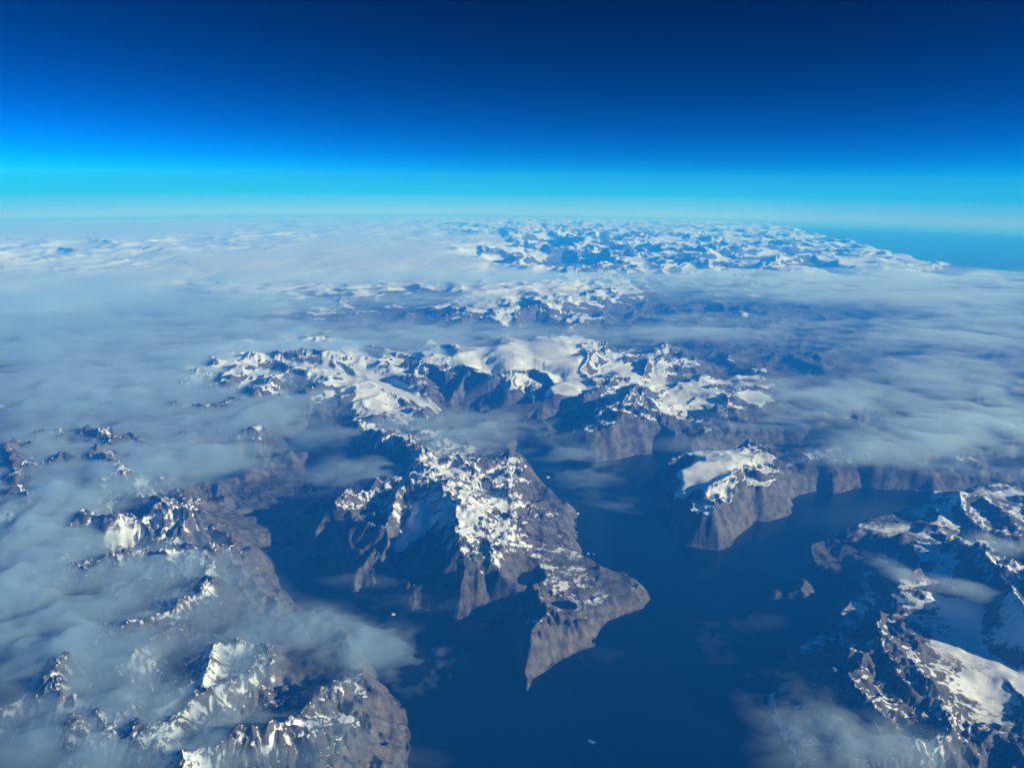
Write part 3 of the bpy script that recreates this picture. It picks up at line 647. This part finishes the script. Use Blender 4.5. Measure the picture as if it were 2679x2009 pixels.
ux, uy = CX*ca1+CY*sa1, -CX*sa1+CY*ca1
wq = fbm(ux, uy, 5200, 3, 611, ccell)
big = fbm(ux*.8+900*wq, uy+900*wq, 5200, 6, 601, ccell, .58)
sml = fbm(ux*.9+700*wq, uy-500*wq, 1300, 6, 631, ccell, .68)
for x0, y0, rx, ry, rot, op in CLOUD:
    c, s_ = math.cos(math.radians(rot)), math.sin(math.radians(rot))
    dx, dy = ppx-x0, ppy-y0; a_, b_ = (dx*c-dy*s_)/rx, (dx*s_+dy*c)/ry
    clear *= 1-op*np.exp(-.75*(a_*a_+b_*b_)**1.25)
opac = 1-clear
tau_ = np.clip(-np.log(1-np.clip(opac*1.04-.06, 0, .95)), 0, 2.6)*np.clip(.66+.36*opac+(1-.4*opac)*(.95*big+.9*sml), .02, 2.3)
opac = 1-np.exp(-tau_)
dep = np.arctan2(CAM_H-CALT+drop(CRR), CRR)
TH = -np.log(1-opac)*np.sin(dep)/SIGMA
TH = np.where(TH < 3, 0, TH); TH[0] = TH[-1] = 0; TH[:, 0] = TH[:, -1] = 0
mid = CALT + 60*big + 350*sstep(40e3, 80e3, CRR) - drop(CRR)
nC = TH.size; ci = np.arange(nC).reshape(TH.shape)
live = TH.reshape(-1) > 0
top_i = np.arange(nC); bot_i = np.where(live, nC+np.arange(nC), np.arange(nC))
Vt = np.stack([CX, CY, mid+.62*TH], -1).reshape(-1, 3); Vb = np.stack([CX, CY, mid-.38*TH], -1).reshape(-1, 3)
cq = np.stack([ci[:-1, :-1], ci[:-1, 1:], ci[1:, 1:], ci[1:, :-1]], -1).reshape(-1, 4)
cq = cq[live[cq].any(1)]
# split each cell into triangles so that thin rims close exactly
tri = np.concatenate([cq[:, [0, 1, 2]], cq[:, [0, 2, 3]]], 0); tri = tri[live[tri].any(1)]
allt = np.concatenate([top_i[tri], bot_i[tri][:, ::-1]], 0)
allv = np.concatenate([Vt, Vb], 0)
q, (vv,) = compact(np.ones(len(allt), bool), allt, [allv])
m = bpy.data.materials.new('cloud mist'); m.use_nodes = True; t = m.node_tree; t.nodes.clear()
pv = N(t, 'ShaderNodeVolumePrincipled'); ou = N(t, 'ShaderNodeOutputMaterial')
pv.inputs['Color'].default_value = (.72, .88, 1, 1); pv.inputs['Density'].default_value = SIGMA; pv.inputs['Anisotropy'].default_value = 0.25
t.links.new(pv.outputs[0], ou.inputs['Volume'])
cl_o = link('clouds', vv, q, m)
cl_o['kind'] = 'stuff'; cl_o['label'] = 'low drifting stratus cloud lying over fjords and peaks'; cl_o['category'] = 'cloud'
print('clouds', len(q), time.time()-T0)

# ------------------------------------------------------------------ icebergs
def ice_material(name, col):
    m, t, b = nodes_mat(name)
    g = N(t, 'ShaderNodeNewGeometry'); n = N(t, 'ShaderNodeTexNoise'); n.inputs['Scale'].default_value = 1/14; n.inputs['Detail'].default_value = 4
    t.links.new(g.outputs['Position'], n.inputs['Vector'])
    r = N(t, 'ShaderNodeValToRGB'); e = r.color_ramp.elements; e[0].color = (*[c*.86 for c in col], 1); e[1].color = (*col, 1)
    t.links.new(n.outputs['Fac'], r.inputs['Fac']); t.links.new(r.outputs[0], b.inputs['Base Color'])
    b.inputs['Roughness'].default_value = .55
    return m
M_ICE = ice_material('iceberg ice', (.82, .86, .88)); M_BLUEICE = ice_material('awash blue ice', (.16, .36, .42))
BERGS = [ # frame x, y, length, height, seed, material, label
 (850,1327,120,32,1,M_ICE,'white iceberg in the left fjord above the cloud bank'),
 (1270,1196,90,26,2,M_ICE,'white iceberg close to the right flank of the long peninsula'),
 (1283,1197,45,10,3,M_ICE,'small low ice floe just right of the iceberg by the peninsula'),
 (1183,1031,140,34,4,M_ICE,'distant white iceberg in the upper fjord behind the peninsula'),
 (1247,1150,60,18,5,M_ICE,'small iceberg under the steep right flank of the peninsula'),
 (1249,1109,110,26,6,M_ICE,'iceberg beside the little hooked point of the peninsula'),
 (622,1182,70,18,7,M_ICE,'tiny white iceberg at the head of the left fjord'),
 (1279,1601,150,12,8,M_BLUEICE,'teal flat iceberg awash in open water at the bottom'),
]
def iceberg(px_, py_, ln, ht, seed, mat, lab):
    rg = np.random.RandomState(seed); x0, y0 = unproject(px_, py_, 0); z0 = -drop(math.hypot(x0, y0))
    n, rings = 14, 5; base = ln/2*(1+.35*rg.randn(n).clip(-1, 1)*.8); el = .55+.3*rg.rand(); rot = rg.rand()*6
    lean = (rg.rand(2)-.5)*.35*ln; vs, fs = [], []
    for k in range(rings):
        f = k/(rings-1); rs = (1-.10*f-.45*f**3)
        for i in range(n):
            a_ = 2*math.pi*i/n; r_ = base[i]*rs*(1+.12*rg.randn())
            lx, ly = r_*math.cos(a_), r_*math.sin(a_)*el
            hx, hy = lx*math.cos(rot)-ly*math.sin(rot), lx*math.sin(rot)+ly*math.cos(rot)
            vs.append((hx+lean[0]*f, hy+lean[1]*f, -ht*.6 + ht*1.6*f*(1+.22*rg.randn()*f)))
    for k in range(rings-1):
        for i in range(n):
            j = (i+1) % n; fs.append((k*n+i, k*n+j, (k+1)*n+j, (k+1)*n+i))
    me = bpy.data.meshes.new('iceberg'); vs.append((lean[0], lean[1], ht*1.12))
    me.from_pydata(vs, [], fs + [((rings-1)*n+i, (rings-1)*n+(i+1) % n, len(vs)-1) for i in range(n)] + [tuple(range(n-1, -1, -1))])
    me.materials.append(mat); o = bpy.data.objects.new('iceberg', me); sc.collection.objects.link(o)
    o.location = (x0, y0, z0); o['label'] = lab; o['category'] = 'iceberg'; o['group'] = 'icebergs adrift in the fjords'
for b_ in BERGS: iceberg(*b_)
# ------------------------------------------------------------------ the air
# a closed box bent with the curve of the sea, from just under the lowest water to just above the flight level
gx_, gy_ = np.linspace(-820e3, 820e3, 61), np.linspace(-300e3, 900e3, 49)
HX, HY = np.meshgrid(gx_, gy_); HZ = CAM_H + 420.0 - drop(np.hypot(HX, HY)); n0 = HX.size
hi = np.arange(n0).reshape(HX.shape)
vt_ = np.stack([HX, HY, HZ], -1).reshape(-1, 3); vb_ = vt_ - np.array([0, 0, CAM_H+420.0+60.0])
tq = np.stack([hi[:-1, :-1], hi[:-1, 1:], hi[1:, 1:], hi[1:, :-1]], -1).reshape(-1, 4)
ring = np.concatenate([hi[0, :], hi[1:, -1], hi[-1, -2::-1], hi[-2:0:-1, 0]]); rn = np.roll(ring, -1)
side_q = np.stack([ring+n0, rn+n0, rn, ring], -1)
vs = np.concatenate([vt_, vb_], 0); fs = np.concatenate([tq, tq[:, ::-1]+n0, side_q], 0)
m = bpy.data.materials.new('air'); m.use_nodes = True; t = m.node_tree; t.nodes.clear()
pv = N(t, 'ShaderNodeVolumePrincipled'); ou = N(t, 'ShaderNodeOutputMaterial')
pv.inputs['Color'].default_value = (.018, .29, 1.0, 1); pv.inputs['Absorption Color'].default_value = (.56, .78, 1, 1)
pv.inputs['Density'].default_value = 1.38e-5; pv.inputs['Anisotropy'].default_value = 0.0
t.links.new(pv.outputs[0], ou.inputs['Volume'])
# second haze layer, added far out to whiten the rim of the world
va = np.radians(np.linspace(-64, 64, 90)); vr = np.concatenate([np.linspace(115e3, 200e3, 24), np.linspace(210e3, 780e3, 60)])
vx, vy = vr[:, None]*np.sin(va), vr[:, None]*np.cos(va); vk = sstep(115e3, 200e3, vr)[:, None]+0*vx
nv = vx.size; vi = np.arange(nv).reshape(vx.shape)
vq = np.stack([vi[:-1, :-1], vi[:-1, 1:], vi[1:, 1:], vi[1:, :-1]], -1).reshape(-1, 4)
ring = np.concatenate([vi[0, :], vi[1:, -1], vi[-1, -2::-1], vi[-2:0:-1, 0]]); rn = np.roll(ring, -1)
vparts = []; fparts = []; fmat = []; vmats = []; n_0 = 0
edges = [3300+i*480 for i in range(13)]
for k in range(12):                                   # stacked sheets, thinning upwards
    lo, hi_ = edges[k]+(6 if k else 0), edges[k+1]
    mv = bpy.data.materials.new('added far haze'); mv.use_nodes = True; t2 = mv.node_tree; t2.nodes.clear()
    p2 = N(t2, 'ShaderNodeVolumePrincipled'); o2 = N(t2, 'ShaderNodeOutputMaterial'); t2.links.new(p2.outputs[0], o2.inputs['Volume'])
    p2.inputs['Color'].default_value = (.92, .97, 1, 1); p2.inputs['Density'].default_value = 8.0e-6*math.exp(-(lo-3300)/2700)
    vmats.append(mv)
    dz = drop(np.hypot(vx, vy)); midz = (lo+hi_)/2
    hb = midz-dz - (midz-lo)*(.02+.98*vk); ht_ = midz-dz + (hi_-midz)*(.02+.98*vk)
    vparts += [np.stack([vx, vy, ht_], -1).reshape(-1, 3), np.stack([vx, vy, hb], -1).reshape(-1, 3)]
    fs_ = [vq+n_0, vq[:, ::-1]+nv+n_0, np.stack([ring+nv, rn+nv, rn, ring], -1)+n_0]; fparts += fs_
    fmat.append(np.full(sum(len(q_) for q_ in fs_), k, np.int32)); n_0 += 2*nv
ve = link('added_far_haze', np.concatenate(vparts, 0), np.concatenate(fparts, 0), None)
for mv in vmats: ve.data.materials.append(mv)
ve.data.polygons.foreach_set('material_index', np.concatenate(fmat)); ve.data.update()
ve['kind'] = 'stuff'; ve['label'] = 'thin whitish layer of added haze along the horizon'; ve['category'] = 'cloud'
hz = link('haze', vs, fs, m, smooth=False)
hz['kind'] = 'stuff'; hz['label'] = 'blue air haze thickening towards the horizon'; hz['category'] = 'haze'
print('done', time.time()-T0)
